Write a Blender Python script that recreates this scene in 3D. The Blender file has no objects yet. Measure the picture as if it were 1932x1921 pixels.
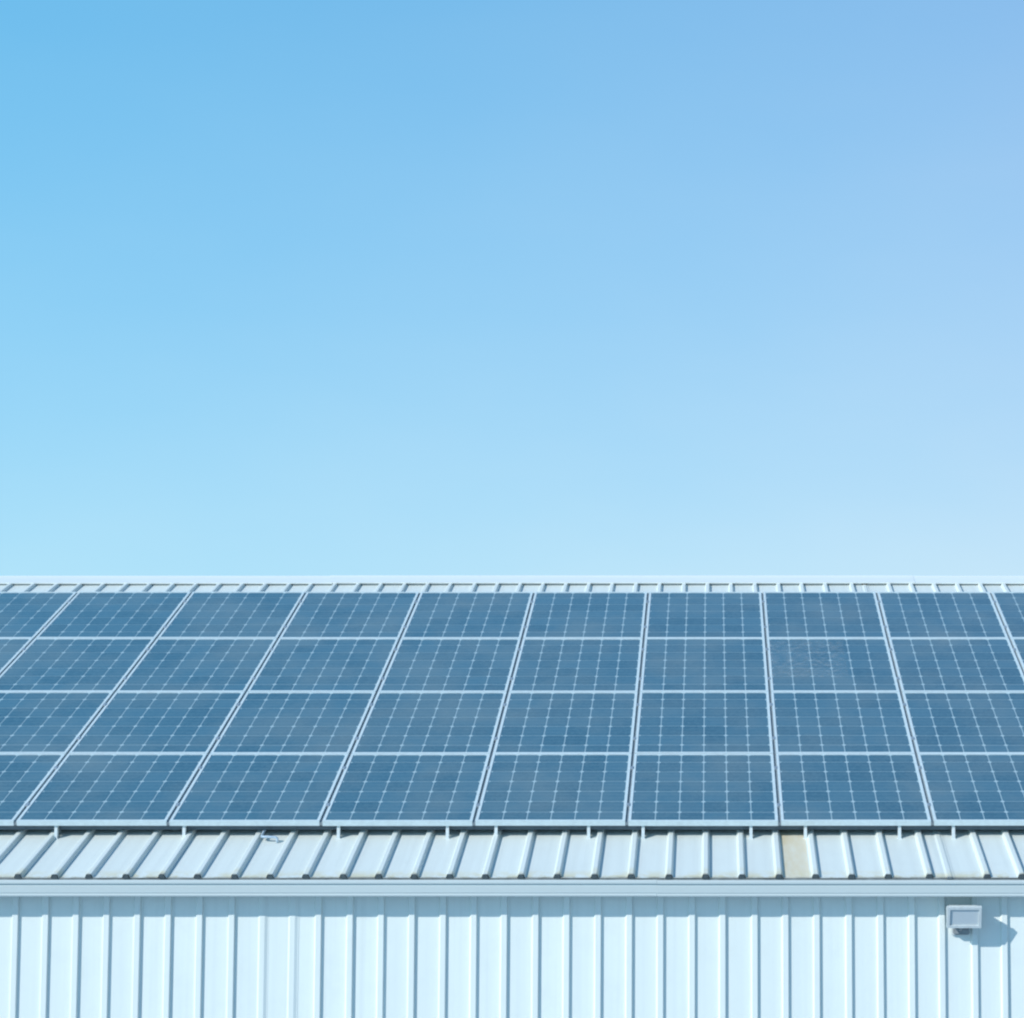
import bpy, bmesh, math, random
from mathutils import Vector, Matrix

random.seed(7)
sc = bpy.context.scene
col = sc.collection
R = math.radians

# ------------------------------------------------------------------ camera
# metres; x runs along the eave, y into the building, z up; panel-array front edge at y=0, z=ZB
ZB = 5.2
cam_d = bpy.data.cameras.new('Camera')
cam = bpy.data.objects.new('Camera', cam_d)
col.objects.link(cam)
cam.location = (5.618, -13.38, ZB + 1.002)
cam.rotation_euler = (R(90) + 0.08, 0, 0)
cam_d.sensor_fit = 'HORIZONTAL'
cam_d.sensor_width = 36
cam_d.lens = 3786.0 / 1932.0 * 36
cam_d.shift_x = -375.6 / 1932.0
cam_d.clip_end = 12000
sc.camera = cam

# ------------------------------------------------------------------ sky and sun
SUN = Vector((-1.25, -1.0, 0.9)).normalized()          # towards the sun
EL = math.asin(SUN.z)
w = bpy.data.worlds.new('World'); sc.world = w; w.use_nodes = True
nt = w.node_tree; nt.nodes.clear()
out = nt.nodes.new('ShaderNodeOutputWorld')
bg = nt.nodes.new('ShaderNodeBackground')
sky = nt.nodes.new('ShaderNodeTexSky')
sky.sky_type = 'NISHITA'
sky.sun_disc = False
sky.sun_elevation = EL
sky.sun_rotation = math.atan2(SUN.x, SUN.y)
sky.altitude = 0
sky.air_density = 1.0
sky.dust_density = 0.0
sky.ozone_density = 3.0
bg.inputs['Strength'].default_value = 0.12
# the whole dome keeps the clear pale-blue air seen above the roof: elevations are compressed a little so the
# horizon stays blue, and the hue drifts smoothly from cyan on the left to a softer blue on the right
def wn(kind, **kw):
    n = nt.nodes.new(kind)
    for k, v in kw.items(): setattr(n, k, v)
    return n
wtc = wn('ShaderNodeTexCoord'); wsep = wn('ShaderNodeSeparateXYZ'); nt.links.new(wtc.outputs['Generated'], wsep.inputs[0])
wz = wn('ShaderNodeMapRange'); wz.inputs['From Max'].default_value = 1.0; wz.inputs['To Min'].default_value = 0.10; wz.inputs['To Max'].default_value = 0.43
nt.links.new(wsep.outputs[2], wz.inputs['Value'])
wcomb = wn('ShaderNodeCombineXYZ')
nt.links.new(wsep.outputs[0], wcomb.inputs[0]); nt.links.new(wsep.outputs[1], wcomb.inputs[1]); nt.links.new(wz.outputs[0], wcomb.inputs[2])
wnorm = wn('ShaderNodeVectorMath', operation='NORMALIZE'); nt.links.new(wcomb.outputs[0], wnorm.inputs[0])
nt.links.new(wnorm.outputs[0], sky.inputs['Vector'])
def wfac(src, lo, hi):
    m = wn('ShaderNodeMapRange', interpolation_type='LINEAR')
    m.inputs['From Min'].default_value = lo; m.inputs['From Max'].default_value = hi
    nt.links.new(src, m.inputs['Value']); return m.outputs[0]
def wmix(a, b, fac, blend='MIX'):
    m = wn('ShaderNodeMix', data_type='RGBA', blend_type=blend); m.clamp_result = False
    for sock, v in ((m.inputs[6], a), (m.inputs[7], b)):
        if isinstance(v, tuple): sock.default_value = (*v, 1)
        else: nt.links.new(v, sock)
    if isinstance(fac, float): m.inputs[0].default_value = fac
    else: nt.links.new(fac, m.inputs[0])
    return m.outputs[2]
f_el, f_x = wfac(wsep.outputs[2], 0.04, 0.32), wfac(wsep.outputs[0], -0.33, 0.18)
tint = wmix(wmix((1.14, 1.34, 1.34), (0.66, 1.31, 1.42), f_el), wmix((1.14, 1.07, 1.03), (0.93, 1.07, 1.13), f_el), f_x)
# barely visible unevenness of thin high haze
wmp = wn('ShaderNodeMapping'); wmp.inputs['Scale'].default_value = (5, 5, 14); nt.links.new(wtc.outputs['Generated'], wmp.inputs['Vector'])
wno = wn('ShaderNodeTexNoise'); wno.inputs['Scale'].default_value = 1.0; wno.inputs['Detail'].default_value = 5.0; nt.links.new(wmp.outputs[0], wno.inputs['Vector'])
haze_tint = wmix((0.965, 0.99, 1.0), (1.05, 1.015, 1.0), wfac(wno.outputs[0], 0.3, 0.7))
nt.links.new(wmix(wmix(sky.outputs[0], tint, 1.0, 'MULTIPLY'), haze_tint, 1.0, 'MULTIPLY'), bg.inputs['Color'])
nt.links.new(bg.outputs[0], out.inputs[0])

sun_d = bpy.data.lights.new('Sun', 'SUN')
sun_d.energy = 3.8
sun_d.angle = R(0.5)
sun_d.color = (1.0, 0.98, 0.95)
sun = bpy.data.objects.new('Sun', sun_d); col.objects.link(sun)
sun.rotation_euler = (-SUN).to_track_quat('-Z', 'Y').to_euler()
sun.location = (0, -10, 20)

vs = sc.view_settings
vs.view_transform = 'Standard'; vs.look = 'None'; vs.exposure = 0.0; vs.gamma = 1.0
vs.use_curve_mapping = False
sc.cycles.filter_width = 2.2            # the soft rendering of the lens

# ------------------------------------------------------------------ helpers
def tag(o, label=None, cat=None, group=None, kind=None):
    if label: o['label'] = label
    if cat: o['category'] = cat
    if group: o['group'] = group
    if kind: o['kind'] = kind
    return o

def empty(name, loc, rx=0.0):
    o = bpy.data.objects.new(name, None); col.objects.link(o)
    o.empty_display_size = 0.1
    o.location = loc; o.rotation_euler = (rx, 0, 0)
    return o

def mesh_obj(name, me, mat, parent=None, loc=(0, 0, 0), rot=(0, 0, 0)):
    o = bpy.data.objects.new(name, me); col.objects.link(o)
    if mat and not me.materials: me.materials.append(mat)
    o.parent = parent; o.location = loc; o.rotation_euler = rot
    return o

class MB:
    def __init__(s): s.bm = bmesh.new()
    def box(s, x0, x1, y0, y1, z0, z1):
        v = [s.bm.verts.new(p) for p in ((x0,y0,z0),(x1,y0,z0),(x1,y1,z0),(x0,y1,z0),(x0,y0,z1),(x1,y0,z1),(x1,y1,z1),(x0,y1,z1))]
        for f in ((3,2,1,0),(4,5,6,7),(0,1,5,4),(1,2,6,5),(2,3,7,6),(3,0,4,7)): s.bm.faces.new([v[i] for i in f])
        return s
    def prism(s, pts, a0, a1, axis='x'):
        """closed outline pts swept along an axis; pts are (y,z) for x, (x,z) for y, (x,y) for z"""
        def P(p, a): return (a, p[0], p[1]) if axis == 'x' else (p[0], a, p[1]) if axis == 'y' else (p[0], p[1], a)
        A = [s.bm.verts.new(P(p, a0)) for p in pts]; B = [s.bm.verts.new(P(p, a1)) for p in pts]
        n = len(pts)
        for i in range(n): s.bm.faces.new((A[i], A[(i+1) % n], B[(i+1) % n], B[i]))
        s.bm.faces.new(A[::-1]); s.bm.faces.new(B)
        return s
    def strip(s, pts, stations, axis='y'):
        """open profile swept through stations"""
        def P(p, a): return (a, p[0], p[1]) if axis == 'x' else (p[0], a, p[1]) if axis == 'y' else (p[0], p[1], a)
        rows = [[s.bm.verts.new(P(p, a)) for p in pts] for a in stations]
        for a, b in zip(rows, rows[1:]):
            for i in range(len(pts) - 1): s.bm.faces.new((a[i], a[i+1], b[i+1], b[i]))
        return s
    def tube(s, path, r, n=10):
        path = [Vector(p) for p in path]; rings = []
        for i, p in enumerate(path):
            d = (path[min(i+1, len(path)-1)] - path[max(i-1, 0)]).normalized()
            u = d.cross(Vector((0.13, 0.21, 1))).normalized(); v = d.cross(u)
            rings.append([s.bm.verts.new(p + (u*math.cos(2*math.pi*k/n) + v*math.sin(2*math.pi*k/n))*r) for k in range(n)])
        for a, b in zip(rings, rings[1:]):
            for k in range(n): s.bm.faces.new((a[k], a[(k+1) % n], b[(k+1) % n], b[k]))
        s.bm.faces.new(rings[0][::-1]); s.bm.faces.new(rings[-1])
        return s
    def bevel(s, w=0.002, seg=2):
        bmesh.ops.bevel(s.bm, geom=s.bm.edges[:], offset=w, segments=seg, affect='EDGES', clamp_overlap=True)
        return s
    def done(s, name, mat=None, smooth=False):
        bmesh.ops.recalc_face_normals(s.bm, faces=s.bm.faces)
        me = bpy.data.meshes.new(name); s.bm.to_mesh(me); s.bm.free()
        if smooth:
            for p in me.polygons: p.use_smooth = True
        if mat: me.materials.append(mat)
        return me

# ------------------------------------------------------------------ materials
def new_mat(name):
    m = bpy.data.materials.new(name); m.use_nodes = True
    return m, m.node_tree, m.node_tree.nodes['Principled BSDF']

def N(t, kind, **kw):
    n = t.nodes.new(kind)
    for k, v in kw.items():
        if k in n.inputs: n.inputs[k].default_value = v
        else: setattr(n, k, v)
    return n

def coords(t, scale, rand=True):
    """object coordinates, shifted per object so that no two pieces repeat"""
    tc = N(t, 'ShaderNodeTexCoord'); mp = N(t, 'ShaderNodeMapping'); mp.inputs['Scale'].default_value = scale
    t.links.new(tc.outputs['Object'], mp.inputs['Vector'])
    if rand:
        oi = N(t, 'ShaderNodeObjectInfo'); mu = N(t, 'ShaderNodeMath', operation='MULTIPLY'); mu.inputs[1].default_value = 57.0
        cx = N(t, 'ShaderNodeCombineXYZ')
        t.links.new(oi.outputs['Random'], mu.inputs[0])
        for i in range(3): t.links.new(mu.outputs[0], cx.inputs[i])
        t.links.new(cx.outputs[0], mp.inputs['Location'])
    return mp.outputs[0], tc

def mixc(t, a, b, fac):
    m = N(t, 'ShaderNodeMix', data_type='RGBA')
    for sock, v in ((m.inputs[6], a), (m.inputs[7], b)):
        if isinstance(v, tuple): sock.default_value = (*v, 1)
        else: t.links.new(v, sock)
    if isinstance(fac, float): m.inputs[0].default_value = fac
    else: t.links.new(fac, m.inputs[0])
    return m.outputs[2]

def ramp(t, src, lo, hi):
    m = N(t, 'ShaderNodeMapRange'); m.inputs['From Min'].default_value = lo; m.inputs['From Max'].default_value = hi
    t.links.new(src, m.inputs['Value']); return m.outputs[0]

def mul(t, a, b):
    m = N(t, 'ShaderNodeMath', operation='MULTIPLY')
    for s_, v in ((m.inputs[0], a), (m.inputs[1], b)):
        if isinstance(v, (int, float)): s_.default_value = v
        else: t.links.new(v, s_)
    return m.outputs[0]

def painted(name, base, streak_axis, dirt=(0.57, 0.60, 0.56), rough=0.42, streak=0.25, bump=0.10, stain=0.0, yellow=0.0):
    """coil-coated steel: faint streaks along the run, slight dust, oil-canning, optional algae at the eave"""
    m, t, b = new_mat(name)
    sc_ = {'y': (26, 0.5, 26), 'z': (26, 26, 0.5), 'x': (0.5, 26, 26)}[streak_axis]
    v, tc = coords(t, sc_)
    n1 = N(t, 'ShaderNodeTexNoise', Scale=1.0, Detail=4.0); t.links.new(v, n1.inputs['Vector'])
    v2, _ = coords(t, (6, 6, 6))
    n2 = N(t, 'ShaderNodeTexNoise', Scale=1.0, Detail=6.0, Roughness=0.65); t.links.new(v2, n2.inputs['Vector'])
    oi = N(t, 'ShaderNodeObjectInfo')
    c = mixc(t, base, dirt, mul(t, ramp(t, n1.outputs[0], 0.45, 0.75), streak))
    c = mixc(t, c, dirt, mul(t, ramp(t, n2.outputs[0], 0.5, 0.8), streak * 0.8))
    c = mixc(t, c, tuple(x * 0.93 for x in base), mul(t, oi.outputs['Random'], 0.55))
    if yellow > 0:
        v3, _ = coords(t, (14, 5, 14))
        n3 = N(t, 'ShaderNodeTexNoise', Scale=1.0, Detail=5.0, Roughness=0.7); t.links.new(v3, n3.inputs['Vector'])
        sx0 = N(t, 'ShaderNodeSeparateXYZ'); t.links.new(tc.outputs['Object'], sx0.inputs[0])
        pan = mul(t, ramp(t, sx0.outputs[0], 0.200, 0.192), ramp(t, sx0.outputs[1], 2.2, 1.2))
        side = mul(t, ramp(t, sx0.outputs[0], 0.19, 0.03), pan)
        c = mixc(t, c, (0.70, 0.63, 0.47), mul(t, pan, ramp(t, n3.outputs[0], -0.1, 0.55)))
        c = mixc(t, c, (0.60, 0.52, 0.33), mul(t, mul(t, ramp(t, n3.outputs[0], 0.35, 0.66), yellow), side))
    if stain > 0:
        v4, _ = coords(t, (9, 9, 9))
        n4 = N(t, 'ShaderNodeTexNoise', Scale=1.0, Detail=5.0, Roughness=0.7); t.links.new(v4, n4.inputs['Vector'])
        sx = N(t, 'ShaderNodeSeparateXYZ'); t.links.new(tc.outputs['Object'], sx.inputs[0])
        near = ramp(t, sx.outputs[1], 0.13, 0.0)
        c = mixc(t, c, (0.62, 0.56, 0.34), mul(t, mul(t, near, ramp(t, n4.outputs[0], 0.42, 0.58)), stain))
        lip = ramp(t, sx.outputs[1], 0.03, 0.008)
        c = mixc(t, c, (0.30, 0.30, 0.27), mul(t, mul(t, lip, ramp(t, n4.outputs[0], 0.35, 0.6)), 0.75))
    t.links.new(c, b.inputs['Base Color'])
    b.inputs['Roughness'].default_value = rough
    b.inputs['IOR'].default_value = 1.4
    v5, _ = coords(t, {'y': (5, 1.4, 5), 'z': (5, 5, 1.4), 'x': (1.4, 5, 5)}[streak_axis])
    n5 = N(t, 'ShaderNodeTexNoise', Scale=1.0, Detail=2.0); t.links.new(v5, n5.inputs['Vector'])
    bp = N(t, 'ShaderNodeBump', Strength=bump, Distance=0.02); t.links.new(n5.outputs[0], bp.inputs['Height'])
    t.links.new(bp.outputs[0], b.inputs['Normal'])
    return m

PAINT = (0.765, 0.81, 0.76)
M_wall = painted('wall paint', PAINT, 'z')
M_roof = painted('roof paint', (0.71, 0.755, 0.705), 'y', stain=0.9, streak=0.32)
M_roof_y = painted('yellowed roof sheet', (0.71, 0.755, 0.705), 'y', stain=0.9, yellow=0.8)
M_trim = painted('trim paint', (0.785, 0.825, 0.785), 'x')
M_gutter = painted('gutter paint', (0.62, 0.68, 0.65), 'x', streak=0.35)

def plain(name, base, rough=0.5, metal=0.0, var=0.15, scale=30):
    m, t, b = new_mat(name)
    v, _ = coords(t, (scale,) * 3)
    n = N(t, 'ShaderNodeTexNoise', Scale=1.0, Detail=4.0); t.links.new(v, n.inputs['Vector'])
    c = mixc(t, base, tuple(x * (1 - var * 2) for x in base), ramp(t, n.outputs[0], 0.35, 0.75))
    t.links.new(c, b.inputs['Base Color'])
    b.inputs['Roughness'].default_value = rough; b.inputs['Metallic'].default_value = metal
    return m

M_alu = plain('anodised aluminium frame', (0.61, 0.71, 0.72), 0.42, 0.0, 0.06)
M_alu_d = plain('aluminium clamp', (0.40, 0.46, 0.50), 0.4, 0.4)
M_post = plain('white mounting post', (0.64, 0.70, 0.70), 0.45, 0.0, 0.05)
M_rail = plain('aluminium rail', (0.35, 0.42, 0.46), 0.45, 0.3)
M_gap_shade = plain('dark gap shade', (0.12, 0.155, 0.18), 0.6, 0.0, 0.1)
M_gap_light = plain('grey gap lightener', (0.22, 0.26, 0.28), 0.7, 0.0, 0.1)
M_foam = plain('dark rib end shade', (0.10, 0.13, 0.14), 0.9, 0.0, 0.2, 80)
M_rib_shade_l = plain('pale rib end shade', (0.24, 0.28, 0.30), 0.9, 0.0, 0.2, 80)
M_clos = plain('shade grey closure', (0.36, 0.40, 0.40), 0.9, 0.0, 0.2, 80)
M_lamp = plain('floodlight housing', (0.62, 0.66, 0.64), 0.45, 0.0, 0.08)
M_eave_light = plain('grey eave lightener', (0.30, 0.33, 0.33), 0.8, 0.0, 0.25, 14)
M_box = plain('junction box', (0.28, 0.31, 0.32), 0.6, 0.0, 0.15)
M_dark = plain('dark interior lining', (0.16, 0.20, 0.22), 0.8)
M_pipe = plain('grey conduit', (0.46, 0.58, 0.66), 0.45)

# solar cells: blue silicon under glass
M_cell, t, b = new_mat('blue silicon cell under glass')
oi = N(t, 'ShaderNodeObjectInfo')
v, tc = coords(t, (60, 60, 60))
vo = N(t, 'ShaderNodeTexVoronoi', Scale=1.0); t.links.new(v, vo.inputs['Vector'])
sep = N(t, 'ShaderNodeSeparateColor'); t.links.new(vo.outputs['Color'], sep.inputs[0])
c = mixc(t, (0.038, 0.118, 0.170), (0.064, 0.164, 0.225), oi.outputs['Random'])
c = mixc(t, c, (0.085, 0.190, 0.240), mul(t, sep.outputs[0], 0.5))
# a thin uneven film of dust drifts over the whole array
ge = N(t, 'ShaderNodeNewGeometry')
nd = N(t, 'ShaderNodeTexNoise', Scale=1.3, Detail=7.0, Roughness=0.62); t.links.new(ge.outputs['Position'], nd.inputs['Vector'])
c = mixc(t, c, (0.190, 0.250, 0.255), mul(t, ramp(t, nd.outputs[0], 0.42, 0.72), 0.5))
# thin silver busbars running along each cell row
sx = N(t, 'ShaderNodeSeparateXYZ'); t.links.new(tc.outputs['Object'], sx.inputs[0])
fr = N(t, 'ShaderNodeMath', operation='PINGPONG'); fr.inputs[1].default_value = 0.029
t.links.new(sx.outputs[1], fr.inputs[0])
gt = N(t, 'ShaderNodeMath', operation='LESS_THAN'); gt.inputs[1].default_value = 0.0016
t.links.new(fr.outputs[0], gt.inputs[0])
c = mixc(t, c, (0.20, 0.28, 0.34), mul(t, gt.outputs[0], 0.6))
t.links.new(c, b.inputs['Base Color'])
b.inputs['Roughness'].default_value = 0.55
b.inputs['Specular IOR Level'].default_value = 0.1
b.inputs['Coat Weight'].default_value = 1.0
b.inputs['Coat Roughness'].default_value = 0.09
b.inputs['Coat IOR'].default_value = 1.42

M_sheet, t, b = new_mat('pale backsheet under glass')
b.inputs['Base Color'].default_value = (0.40, 0.53, 0.56, 1)
b.inputs['Roughness'].default_value = 0.5
b.inputs['Specular IOR Level'].default_value = 0.1
b.inputs['Coat Weight'].default_value = 1.0; b.inputs['Coat Roughness'].default_value = 0.09; b.inputs['Coat IOR'].default_value = 1.42

M_lens, t, b = new_mat('frosted floodlight glass')
b.inputs['Base Color'].default_value = (0.50, 0.55, 0.56, 1)
b.inputs['Roughness'].default_value = 0.3
b.inputs['Coat Weight'].default_value = 0.6; b.inputs['Coat Roughness'].default_value = 0.08

M_smudge, t, b = new_mat('dried dust smudge')
v, tc = coords(t, (14, 22, 9), rand=False)
n = N(t, 'ShaderNodeTexNoise', Scale=1.0, Detail=6.0, Roughness=0.7); t.links.new(v, n.inputs['Vector'])
b.inputs['Base Color'].default_value = (0.40, 0.50, 0.54, 1); b.inputs['Roughness'].default_value = 0.8
t.links.new(mul(t, ramp(t, n.outputs[0], 0.46, 0.70), 0.45), b.inputs['Alpha'])

M_ground, t, b = new_mat('blue-grey paved yard')
v, tc = coords(t, (1, 1, 1), rand=False)
n = N(t, 'ShaderNodeTexNoise', Scale=0.6, Detail=8.0, Roughness=0.65); t.links.new(v, n.inputs['Vector'])
t.links.new(mixc(t, (0.25, 0.33, 0.40), (0.32, 0.41, 0.48), n.outputs[0]), b.inputs['Base Color'])
b.inputs['Roughness'].default_value = 0.9

# ------------------------------------------------------------------ ground
g = MB(); S_ = 6000
g.bm.faces.new([g.bm.verts.new(p) for p in ((-S_, -S_, 0), (S_, -S_, 0), (S_, S_, 0), (-S_, S_, 0))])
tag(mesh_obj('ground', g.done('ground'), M_ground), kind='structure')

# ------------------------------------------------------------------ building
TH_R = R(17.2)                       # roof pitch
TH_P = R(20.94)                      # panel tilt
TR = math.tan(TH_R)
def roof_z(Y): return ZB - 0.128 + Y * TR
Y_EAVE, Y_RIDGE, Y_WALL = -0.575, 6.535, -0.52
LR = (Y_RIDGE - Y_EAVE) / math.cos(TH_R)
F, PX, PITCH, CX, CY, CZ = 3786.0, 1341.6, 0.08, 5.618, -13.38, ZB + 1.002
def world_x(u, Y, Z):
    """where along the eave something measured at column u stands, at depth Y and height Z"""
    zf = (Y - CY) * math.cos(PITCH) + (Z - CZ) * math.sin(PITCH)
    return CX + (u - PX) * zf / F

X0, X1 = -3.6, 10.9
bld = empty('metal_building', (X0, Y_WALL, 0))
tag(bld, 'long pale icy-white ribbed metal building whose roof carries the solar panels', 'building')
BO = Vector((X0, Y_WALL, 0))
def bpart(name, me, mat, loc=(0, 0, 0), rot=(0, 0, 0)):
    return mesh_obj(name, me, mat, bld, Vector(loc) - BO, rot)

# roof ribs, centre of each rib at the eave (measured, slightly uneven like the real sheets)
rib_u = [33.8,103,167.5,237.8,305.6,372.6,442.4,509.6,576.9,647.7,714.2,781.5,848.5,915.7,983,1051.3,1121.6,1190.6,1262.3,1331.3,1399.8,1469.9,1539,1606.7,1675.8,1753.8,1792.1,1862.5,1927.7]
ribs = [world_x(u, Y_EAVE, roof_z(Y_EAVE)) for u in rib_u]
weak = {26}
PITCH_R = 0.2275
n_left = int((ribs[0] - X0) / PITCH_R)
n_right = int((X1 - ribs[-1]) / PITCH_R)
all_ribs = [(ribs[0] - PITCH_R * k, False, False) for k in range(n_left, 0, -1)]
all_ribs += [(x, i in weak, i == 22) for i, x in enumerate(ribs)]
all_ribs += [(ribs[-1] + PITCH_R * k, False, False) for k in range(1, n_right + 1)]

RH, RB, RTOP = 0.025, 0.026, 0.014       # rib height, half base, half crest
prev = all_ribs[0][0] - PITCH_R
for i, (x, wk, yel) in enumerate(all_ribs):
    h = 0.007 if wk else RH
    wd = x - prev
    # local x from the previous rib's lap to this rib's far flank
    a = RB + 0.001
    prof = [(a - 0.004, 0.0), (a + (wd - 2*RB) * 0.33, -0.0006), (a + (wd - 2*RB) * 0.66, 0.0006), (wd - RB, 0.0),
            (wd - RTOP - 0.003, h - 0.003), (wd - RTOP + 0.002, h), (wd + RTOP - 0.002, h), (wd + RTOP + 0.003, h - 0.003), (wd + RB, 0.0015), (wd + RB + 0.007, 0.0015)]
    jz = random.uniform(-0.0008, 0.0008)
    st = [0.0, 0.4, 1.2, 2.4, 3.7, 5.0, 6.3, LR]
    me = MB().strip(prof, st, 'y').done('roof_sheet')
    o = bpart('roof_sheet', me, M_roof_y if yel else M_roof, (prev, Y_EAVE + random.uniform(-0.004, 0.002), roof_z(Y_EAVE) + jz), (TH_R, 0, 0))
    if yel: o['label'] = 'yellowed roof sheet with lichen-like stains'
    # plug coloured as the shade inside the open end of the rib
    pl = [(-RB + 0.004, -0.004), (-RTOP + 0.001, h - 0.002), (RTOP - 0.001, h - 0.002), (RB - 0.004, -0.004)]
    p = mesh_obj('rib_shade', MB().prism([(wd + q[0], q[1]) for q in pl], -0.002, 0.05, 'y').done('rib_shade'), M_rib_shade_l if wk else M_foam, o)
    # closure under the ridge flashing, its grey painting the gap's shade, between this rib and the one before
    cl = MB().box(a, wd - RB - 0.002, LR - 0.224, LR - 0.18, 0.001, RH - 0.003)
    mesh_obj('ridge_closure', cl.done('ridge_closure'), M_clos, o)
    prev = x
roof_x0, roof_x1 = all_ribs[0][0] - PITCH_R + 0.03, all_ribs[-1][0] + RB

# ridge flashing: two lapped lengths, a bent cap resting on the ribs
zr = roof_z(Y_RIDGE)
def cap(x0, x1, lift):
    c_, s_ = math.cos(TH_R), math.sin(TH_R)
    def fr(d, n): return (Y_RIDGE - d * c_ - n * s_, zr - d * s_ + n * c_ + lift)       # front slope: d down, n normal
    def bk(d, n): return (Y_RIDGE + d * c_ + n * s_, zr - d * s_ + n * c_ + lift)
    n0 = RH + 0.002
    outer = [fr(0.238, n0 - 0.007), fr(0.238, n0 + 0.004), fr(0.05, n0 + 0.004), (Y_RIDGE, zr + n0 + 0.012 + lift), bk(0.05, n0 + 0.004), bk(0.238, n0 + 0.004), bk(0.238, n0 - 0.007)]
    inner = [bk(0.235, n0 - 0.007), bk(0.235, n0 + 0.001), bk(0.05, n0 + 0.001), (Y_RIDGE, zr + n0 + 0.008 + lift), fr(0.05, n0 + 0.001), fr(0.235, n0 + 0.001), fr(0.235, n0 - 0.007)]
    return MB().prism(outer + inner, x0, x1, 'x').done('ridge_cap')
for x0, x1, l in ((roof_x0, 1.9, 0.0), (1.84, 7.62, 0.0035), (7.56, roof_x1, 0.0)):
    bpart('ridge_cap', cap(x0, x1, l), M_trim)

# wall sheets
wall_u = []
def wu(base, xs): return [(base + x / 2.683) / 1.4576 for x in xs]
wall_u = wu(0, [150, 373, 597, 822, 1050, 1276, 1508, 1745]) + wu(700, [92, 314, 507, 740, 968, 1195, 1425, 1652, 1876]) + \
         wu(1400, [230, 458, 690, 920, 1150, 1383, 1608, 1845]) + wu(2096, [205, 435, 672, 905, 1135, 1358, 1600, 1818])
ZWm = ZB - 0.56
wx = [world_x(u, Y_WALL, ZWm) - 0.028 for u in wall_u]
pw = 0.1955
low = {8, 9}
nl = int((wx[0] - roof_x0) / pw); nr = int((roof_x1 - wx[-1]) / pw)
all_w = [(wx[0] - pw * k, False) for k in range(nl, 0, -1)] + [(x, i in low) for i, x in enumerate(wx)] + [(wx[-1] + pw * k, False) for k in range(1, nr + 1)]
WT = ZB - 0.318
prev = all_w[0][0] - pw
for x, lo in all_w:
    d = 0.008 if lo else 0.0165
    wd = x - prev
    B_, T_ = (0.030, 0.018)
    # y is outwards negative
    fl = 0.004
    prof = [(B_ - 0.003, 0), (B_ + (wd - 2*B_) * 0.5, 0.0005), (wd - T_ - 0.008, 0), (wd - T_, -d + 0.001), (wd - T_ + 0.002, -d), (wd + T_ - 0.002, -d), (wd + T_, -d + 0.001), (wd + T_ + fl, -0.0015), (wd + B_ + 0.004, -0.0015)]
    if lo: prof[7] = (wd + T_ + 0.016, -0.0015); prof[8] = (wd + B_ + 0.010, -0.0015)
    me = MB().strip(prof, [0.02, 1.2, 2.4, 3.6, 4.2, WT], 'z').done('wall_sheet')
    bpart('wall_sheet', me, M_wall, (prev, Y_WALL + random.uniform(-0.0008, 0.0008), 0))
    prev = x
wall_x0, wall_x1 = all_w[0][0] - pw + 0.03, all_w[-1][0] + 0.03

# gutter: slanted front with a rolled bright lip, two lengths meeting at a joint
GZ = ZB - 0.306
def gutter(x0, x1, dz=0.0, dy=0.0):
    outer = [(-0.612, GZ - 0.100), (-0.742, GZ - 0.104), (-0.747, GZ - 0.096), (-0.747, GZ - 0.084), (-0.752, GZ - 0.080),
             (-0.762, GZ - 0.036), (-0.759, GZ - 0.027), (-0.774, GZ - 0.021), (-0.777, GZ - 0.006), (-0.768, GZ), (-0.756, GZ - 0.001)]
    inner = [(-0.754, GZ - 0.006), (-0.758, GZ - 0.020), (-0.740, GZ - 0.095), (-0.618, GZ - 0.094), (-0.618, GZ - 0.02), (-0.612, GZ - 0.02)]
    pts = [(y + dy + 0.06, z + dz) for y, z in outer + inner]
    return MB().prism(pts, x0, x1, 'x').done('gutter')
xj = world_x(1239, -0.71, GZ)
bpart('gutter', gutter(roof_x0, xj - 0.001), M_gutter)
bpart('gutter', gutter(xj + 0.001, roof_x1, -0.0015, 0.001), M_gutter)
bpart('eave_lightener', MB().box(roof_x0, roof_x1, Y_EAVE + 0.004, Y_EAVE + 0.008, roof_z(Y_EAVE) - 0.035, roof_z(Y_EAVE) - 0.003).done('eave_lightener'), M_eave_light)  # strip added to lighten the dark line under the roof edge
# eave purlin trim closing the gap between wall top and roof sheets
bpart('eave_trim', MB().box(roof_x0, roof_x1, Y_WALL - 0.026, Y_WALL + 0.06, WT - 0.01, WT + 0.0).done('eave_trim'), M_gutter)

# hidden sides: rear slope, rear wall, gables with verge trim
Y_BACK = Y_RIDGE + (Y_RIDGE - Y_WALL)
me = MB().strip([(Y_RIDGE, zr), (Y_BACK + 0.1, zr - (Y_BACK + 0.1 - Y_RIDGE) * TR)], [roof_x0, roof_x1], 'x').done('rear_roof')
bpart('rear_roof', me, M_roof)
zb_ = zr - (Y_BACK - Y_RIDGE) * TR
bpart('rear_wall', MB().box(wall_x0, wall_x1, Y_BACK, Y_BACK + 0.05, 0, zb_ - 0.03).done('rear_wall'), M_wall)
for xa in (wall_x0 + 0.01, wall_x1 - 0.06):
    pts = [(Y_WALL + 0.01, 0), (Y_BACK - 0.01, 0), (Y_BACK - 0.01, zb_ - 0.04), (Y_RIDGE, zr - 0.04), (Y_WALL + 0.01, roof_z(Y_WALL) - 0.04)]
    bpart('gable_wall', MB().prism(pts, xa, xa + 0.05, 'x').done('gable_wall'), M_wall)

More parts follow.
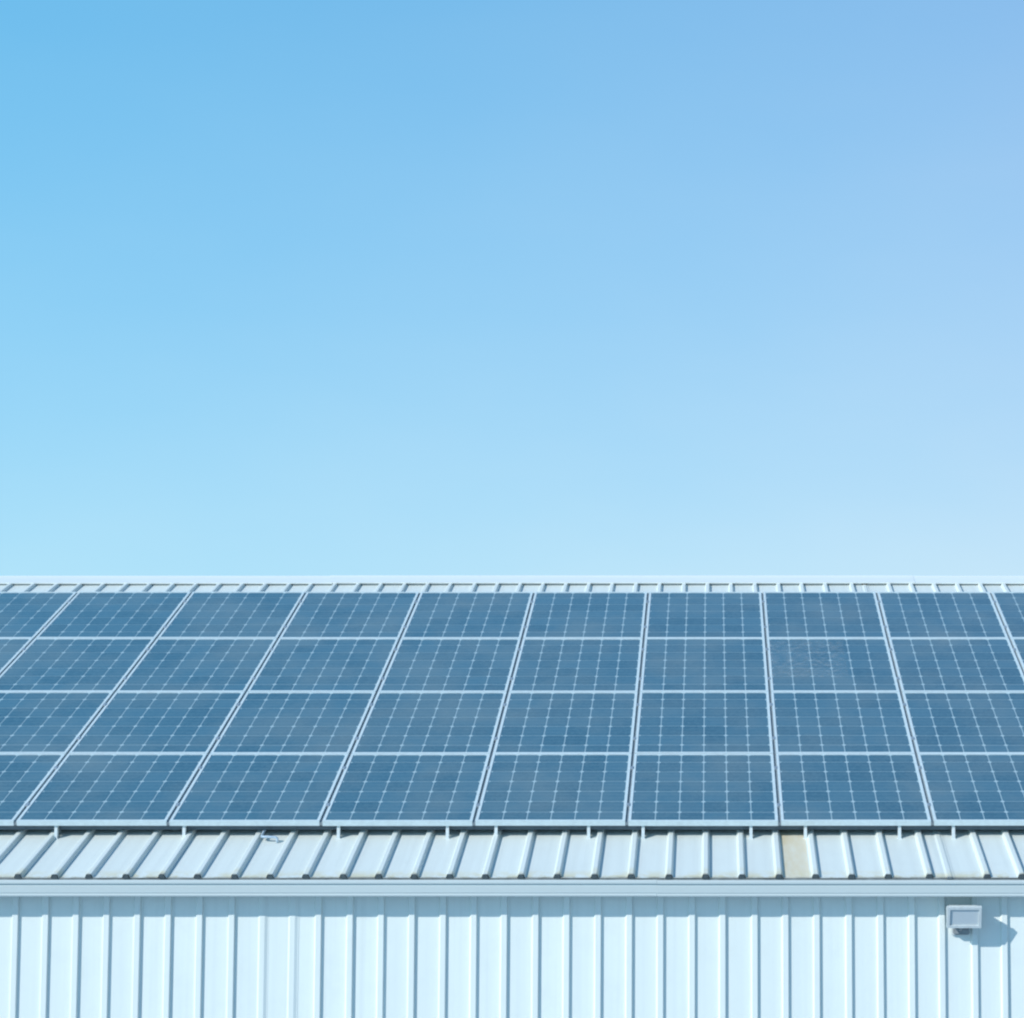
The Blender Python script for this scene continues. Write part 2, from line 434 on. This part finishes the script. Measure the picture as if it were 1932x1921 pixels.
# ------------------------------------------------------------------ solar panels
PW, PH, CW, RG = 0.992, 1.165, 1.012, 0.008
LIP, FH = 0.018, 0.036
def frame_mesh():
    m = MB()
    m.box(0, PW, 0, LIP, -FH, 0); m.box(0, PW, PH - LIP, PH, -FH, 0)
    m.box(0, LIP, LIP, PH - LIP, -FH, -0.0006); m.box(PW - LIP, PW, LIP, PH - LIP, -FH, -0.0006)
    return m.done('frame', M_alu)
ME_frame = frame_mesh()
ME_sheet = MB().box(LIP, PW - LIP, LIP, PH - LIP, -0.010, -0.005).done('backsheet', M_sheet)
gx, gy, ch = 0.0066, 0.0048, 0.014
cw = (PW - 2 * LIP) / 6
p_in = (PH - 2 * LIP) / 6.55
def cell_mesh(h, lo_ch, hi_ch):
    a, bb = cw - gx, h - gy
    pts = [(ch, 0), (a - ch, 0), (a, ch), (a, bb - ch), (a - ch, bb), (ch, bb), (0, bb - ch), (0, ch)]
    return MB().prism(pts, 0, 0.0012, 'z').done('cell', M_cell)
ME_cell = cell_mesh(p_in, 1, 1)
ME_cell_s = cell_mesh(p_in * 0.775, 1, 1)
ME_clamp = MB().box(-0.002, CW - PW + 0.002, 0, 0.045, -0.03, 0.004).bevel(0.0015, 1).done('clamp', M_alu_d)
ME_gap_light = MB().box(0.001, CW - PW - 0.001, 0.002, PH + 0.004, -0.034, -0.012).done('gap_lightener', M_gap_light)  # grey strip added to lighten the dark gap between panel columns
row_y = [LIP]
for k in range(7): row_y.append(row_y[-1] + p_in * (0.775 if k in (0, 6) else 1.0))

ordn = ['first', 'second', 'third', 'fourth', 'fifth', 'sixth', 'seventh', 'eighth', 'ninth', 'tenth']
rown = ['bottom row above the bare roof strip', 'second row up from the eave', 'third row up from the eave', 'top row just below the ridge']
cP, sP = math.cos(TH_P), math.sin(TH_P)
ROW_T, ROW_S = [0.018, 1.145, 2.344, 3.548], [0.960, 1.022, 1.026, 1.020]
for r in range(4):
    for k in range(-1, 9):
        t0 = ROW_T[r]
        o = empty('solar_panel', (k * CW + (CW - PW) / 2, t0 * cP, ZB + t0 * sP), TH_P)
        o.scale.y = ROW_S[r]
        o.location.z += random.uniform(-0.0015, 0.0015)
        first, last = (0, 7) if r < 2 else (-1, 8)
        n = k - first
        if n < 0: lab = 'blue solar panel past the left picture edge, ' + rown[r]
        elif k > last: lab = 'blue solar panel past the right picture edge, ' + rown[r]
        elif r == 2 and k == 6: lab = 'blue solar panel with pale dust smudge on its cells, ' + rown[r]
        elif k == first: lab = 'leftmost blue solar panel, cut by the picture edge, ' + rown[r]
        elif k == last: lab = 'rightmost blue solar panel, cut by the picture edge, ' + rown[r]
        else: lab = 'blue solar panel, ' + ordn[n] + ' from the left in the ' + rown[r]
        tag(o, lab, 'solar panel', 'solar panels mounted in four rows on the roof')
        mesh_obj('frame', ME_frame, None, o); mesh_obj('backsheet', ME_sheet, None, o)
        for j in range(7):
            for i in range(6):
                mesh_obj('cell', ME_cell_s if j in (0, 6) else ME_cell, None, o, (LIP + i * cw + gx / 2, row_y[j] + gy / 2, -0.0052))
        if k < 8:
            for cy_ in (0.24, 0.88): mesh_obj('clamp', ME_clamp, None, o, (PW, cy_, 0))
        if k < 8: mesh_obj('gap_lightener', ME_gap_light, None, o, (PW, 0, 0))
        if r == 2 and k == 6:
            me = MB(); me.bm.faces.new([me.bm.verts.new(p) for p in ((LIP, 0.30, 0), (0.62, 0.30, 0), (0.62, 1.10, 0), (LIP, 1.10, 0))])
            mesh_obj('smudge', me.done('smudge'), M_smudge, o, (0, 0, -0.0034))

# ------------------------------------------------------------------ mounting rails and their posts
mount_u = [103, 345, 637, 843, 935, 1110, 1213, 1417, 1520, 1698, 1800]
LA = 4.73
mx = [world_x(u, 0.02, ZB - 0.06) for u in mount_u]
for i, x in enumerate(mx):
    o = empty('mounting_rail', (x, 0.03, roof_z(0.03)))
    tag(o, f'slanting mounting rail on white posts, {ordn[i] if i < 10 else "last"} from the left under the panels', 'mounting rail', 'rails that carry the solar panels')
    # rail lies under the frames, parallel to the panels
    me = MB().box(-0.020, 0.020, 0.17, LA - 0.04, -0.045, -0.0005).done('rail')
    mesh_obj('rail', me, M_rail, o, Vector((x, 0 + FH * sP, ZB - FH * cP)) - o.location, (TH_P, 0, 0))
    for q, Y in enumerate((0.045, 1.25, 2.55, 3.95)):
        ztop = ZB + Y * math.tan(TH_P) - FH / cP - (0.0015 if q == 0 else 0.045)
        zb = roof_z(Y)
        wv = 0.010 if q == 0 else 0.02
        m = MB().box(-wv, wv, 0, 0.03, zb - roof_z(0.03) + 0.001, ztop - roof_z(0.03))
        m.box(-0.014, 0.014, -0.002, 0.05, zb - roof_z(0.03) - 0.002, zb - roof_z(0.03) + 0.006)
        mesh_obj('post', m.done('post'), M_post, o, (0, Y - 0.03, 0))

bx0, bx1 = -CW, 9 * CW
o = mesh_obj('gap_shade_strip', MB().box(0, bx1 - bx0, 0, 0.04, -0.026, 0.028).done('gap_shade_strip'), M_gap_shade, None, (bx0, 0.085, ZB - 0.030))  # dark strip added in place of the deep shade under the panels
tag(o, 'long dark strip standing in for the shade behind the white posts under the panels', 'shade strip')

# conduit stub that bends out from under the panels
cx0, cx1 = world_x(492, -0.02, ZB - 0.08), world_x(523, -0.03, ZB - 0.08)
zc = roof_z(-0.03)
path = [(cx0, 0.30, roof_z(0.3) + 0.035), (cx0, 0.05, roof_z(0.05) + 0.038)]
for a in range(0, 91, 18): path.append((cx0 + 0.03 - 0.03 * math.cos(R(a)), 0.05 - 0.06 - 0.03 * math.sin(R(a)) + 0.02, zc + 0.042))
path += [(cx1 - 0.02, -0.02, zc + 0.040)]
for a in range(18, 91, 18): path.append((cx1 - 0.02 + 0.02 * math.sin(R(a)), -0.02, zc + 0.020 + 0.020 * math.cos(R(a))))
path.append((cx1, -0.02, zc + 0.002))
base = Vector((cx1, -0.02, zc))
o = mesh_obj('conduit_pipe', MB().tube([Vector(p) - base for p in path], 0.0085).done('conduit_pipe', smooth=True), M_pipe, None, base)
tag(o, 'short grey conduit bending out from under the lower panel edge onto the roof', 'pipe')

# ------------------------------------------------------------------ floodlight on the wall
fx = world_x(1819, -0.685, ZB - 0.537)
fl = empty('floodlight', (fx, Y_WALL, ZB - 0.629))
tag(fl, 'small grey rectangular floodlight fixed to the ribbed wall below the gutter', 'floodlight')
HWX, HWZ = 0.107, 0.071
hd = Vector((0, -0.176, 0.089))                    # head centre, front plane, relative to the mount
tilt = R(20)                                       # face leans down
Mrot = Matrix.Rotation(tilt, 4, 'X')
def head(mb, name, mat):
    bmesh.ops.transform(mb.bm, matrix=Matrix.Translation(hd) @ Mrot, verts=mb.bm.verts)
    return mesh_obj(name, mb.done(name), mat, fl)
# bezel: four mitred bars round the recessed glass
m = MB()
bw = 0.017
for pts in (((-HWX, HWZ), (HWX, HWZ), (HWX - bw, HWZ - bw), (-HWX + bw, HWZ - bw)), ((-HWX, -HWZ), (-HWX + bw, -HWZ + bw), (HWX - bw, -HWZ + bw), (HWX, -HWZ)),
            ((-HWX, -HWZ), (-HWX, HWZ), (-HWX + bw, HWZ - bw), (-HWX + bw, -HWZ + bw)), ((HWX, -HWZ), (HWX - bw, -HWZ + bw), (HWX - bw, HWZ - bw), (HWX, HWZ))):
    m.prism(list(pts), 0.0, 0.024, 'y')
head(m, 'bezel', M_lamp)
m = MB().box(-HWX + bw - 0.001, HWX - bw + 0.001, 0.009, 0.012, -HWZ + bw - 0.001, HWZ - bw + 0.001); head(m, 'lens', M_lens)
# deep back housing tapering towards the wall
m = MB()
A = [m.bm.verts.new(p) for p in ((-HWX + .004, .024, -HWZ + .004), (HWX - .004, .024, -HWZ + .004), (HWX - .004, .024, HWZ - .004), (-HWX + .004, .024, HWZ - .004))]
B = [m.bm.verts.new(p) for p in ((-HWX + .012, .150, -.045), (HWX - .012, .150, -.045), (HWX - .006, .150, .000), (-HWX + .006, .150, .000))]
for i in range(4): m.bm.faces.new((A[i], A[(i+1) % 4], B[(i+1) % 4], B[i]))
m.bm.faces.new(A); m.bm.faces.new(B[::-1])
head(m, 'housing', M_lamp)
for i in range(4):
    zz = HWZ - 0.012 - i * 0.010
    head(MB().box(-HWX + 0.02, HWX - 0.02, 0.035 + i * 0.024, 0.039 + i * 0.024, 0.0, zz + 0.004), 'cooling_fin', M_lamp)
# knuckle arm and junction box on the wall
arm = MB().tube([(-0.012, -0.018, 0.0), (-0.012, -0.06, 0.0), (-0.012, -0.095, 0.012), (-0.012, -0.112, 0.040), (-0.012, -0.112, 0.06)], 0.011)
mesh_obj('arm', arm.done('arm', smooth=True), M_box, fl)
mesh_obj('junction_box', MB().box(-0.055, 0.045, -0.060, -0.018, -0.03, 0.045).bevel(0.006, 2).done('junction_box'), M_box, fl)
mesh_obj('wall_plate', MB().box(-0.062, 0.052, -0.0215, -0.004, -0.036, 0.05).done('wall_plate'), M_lamp, fl)
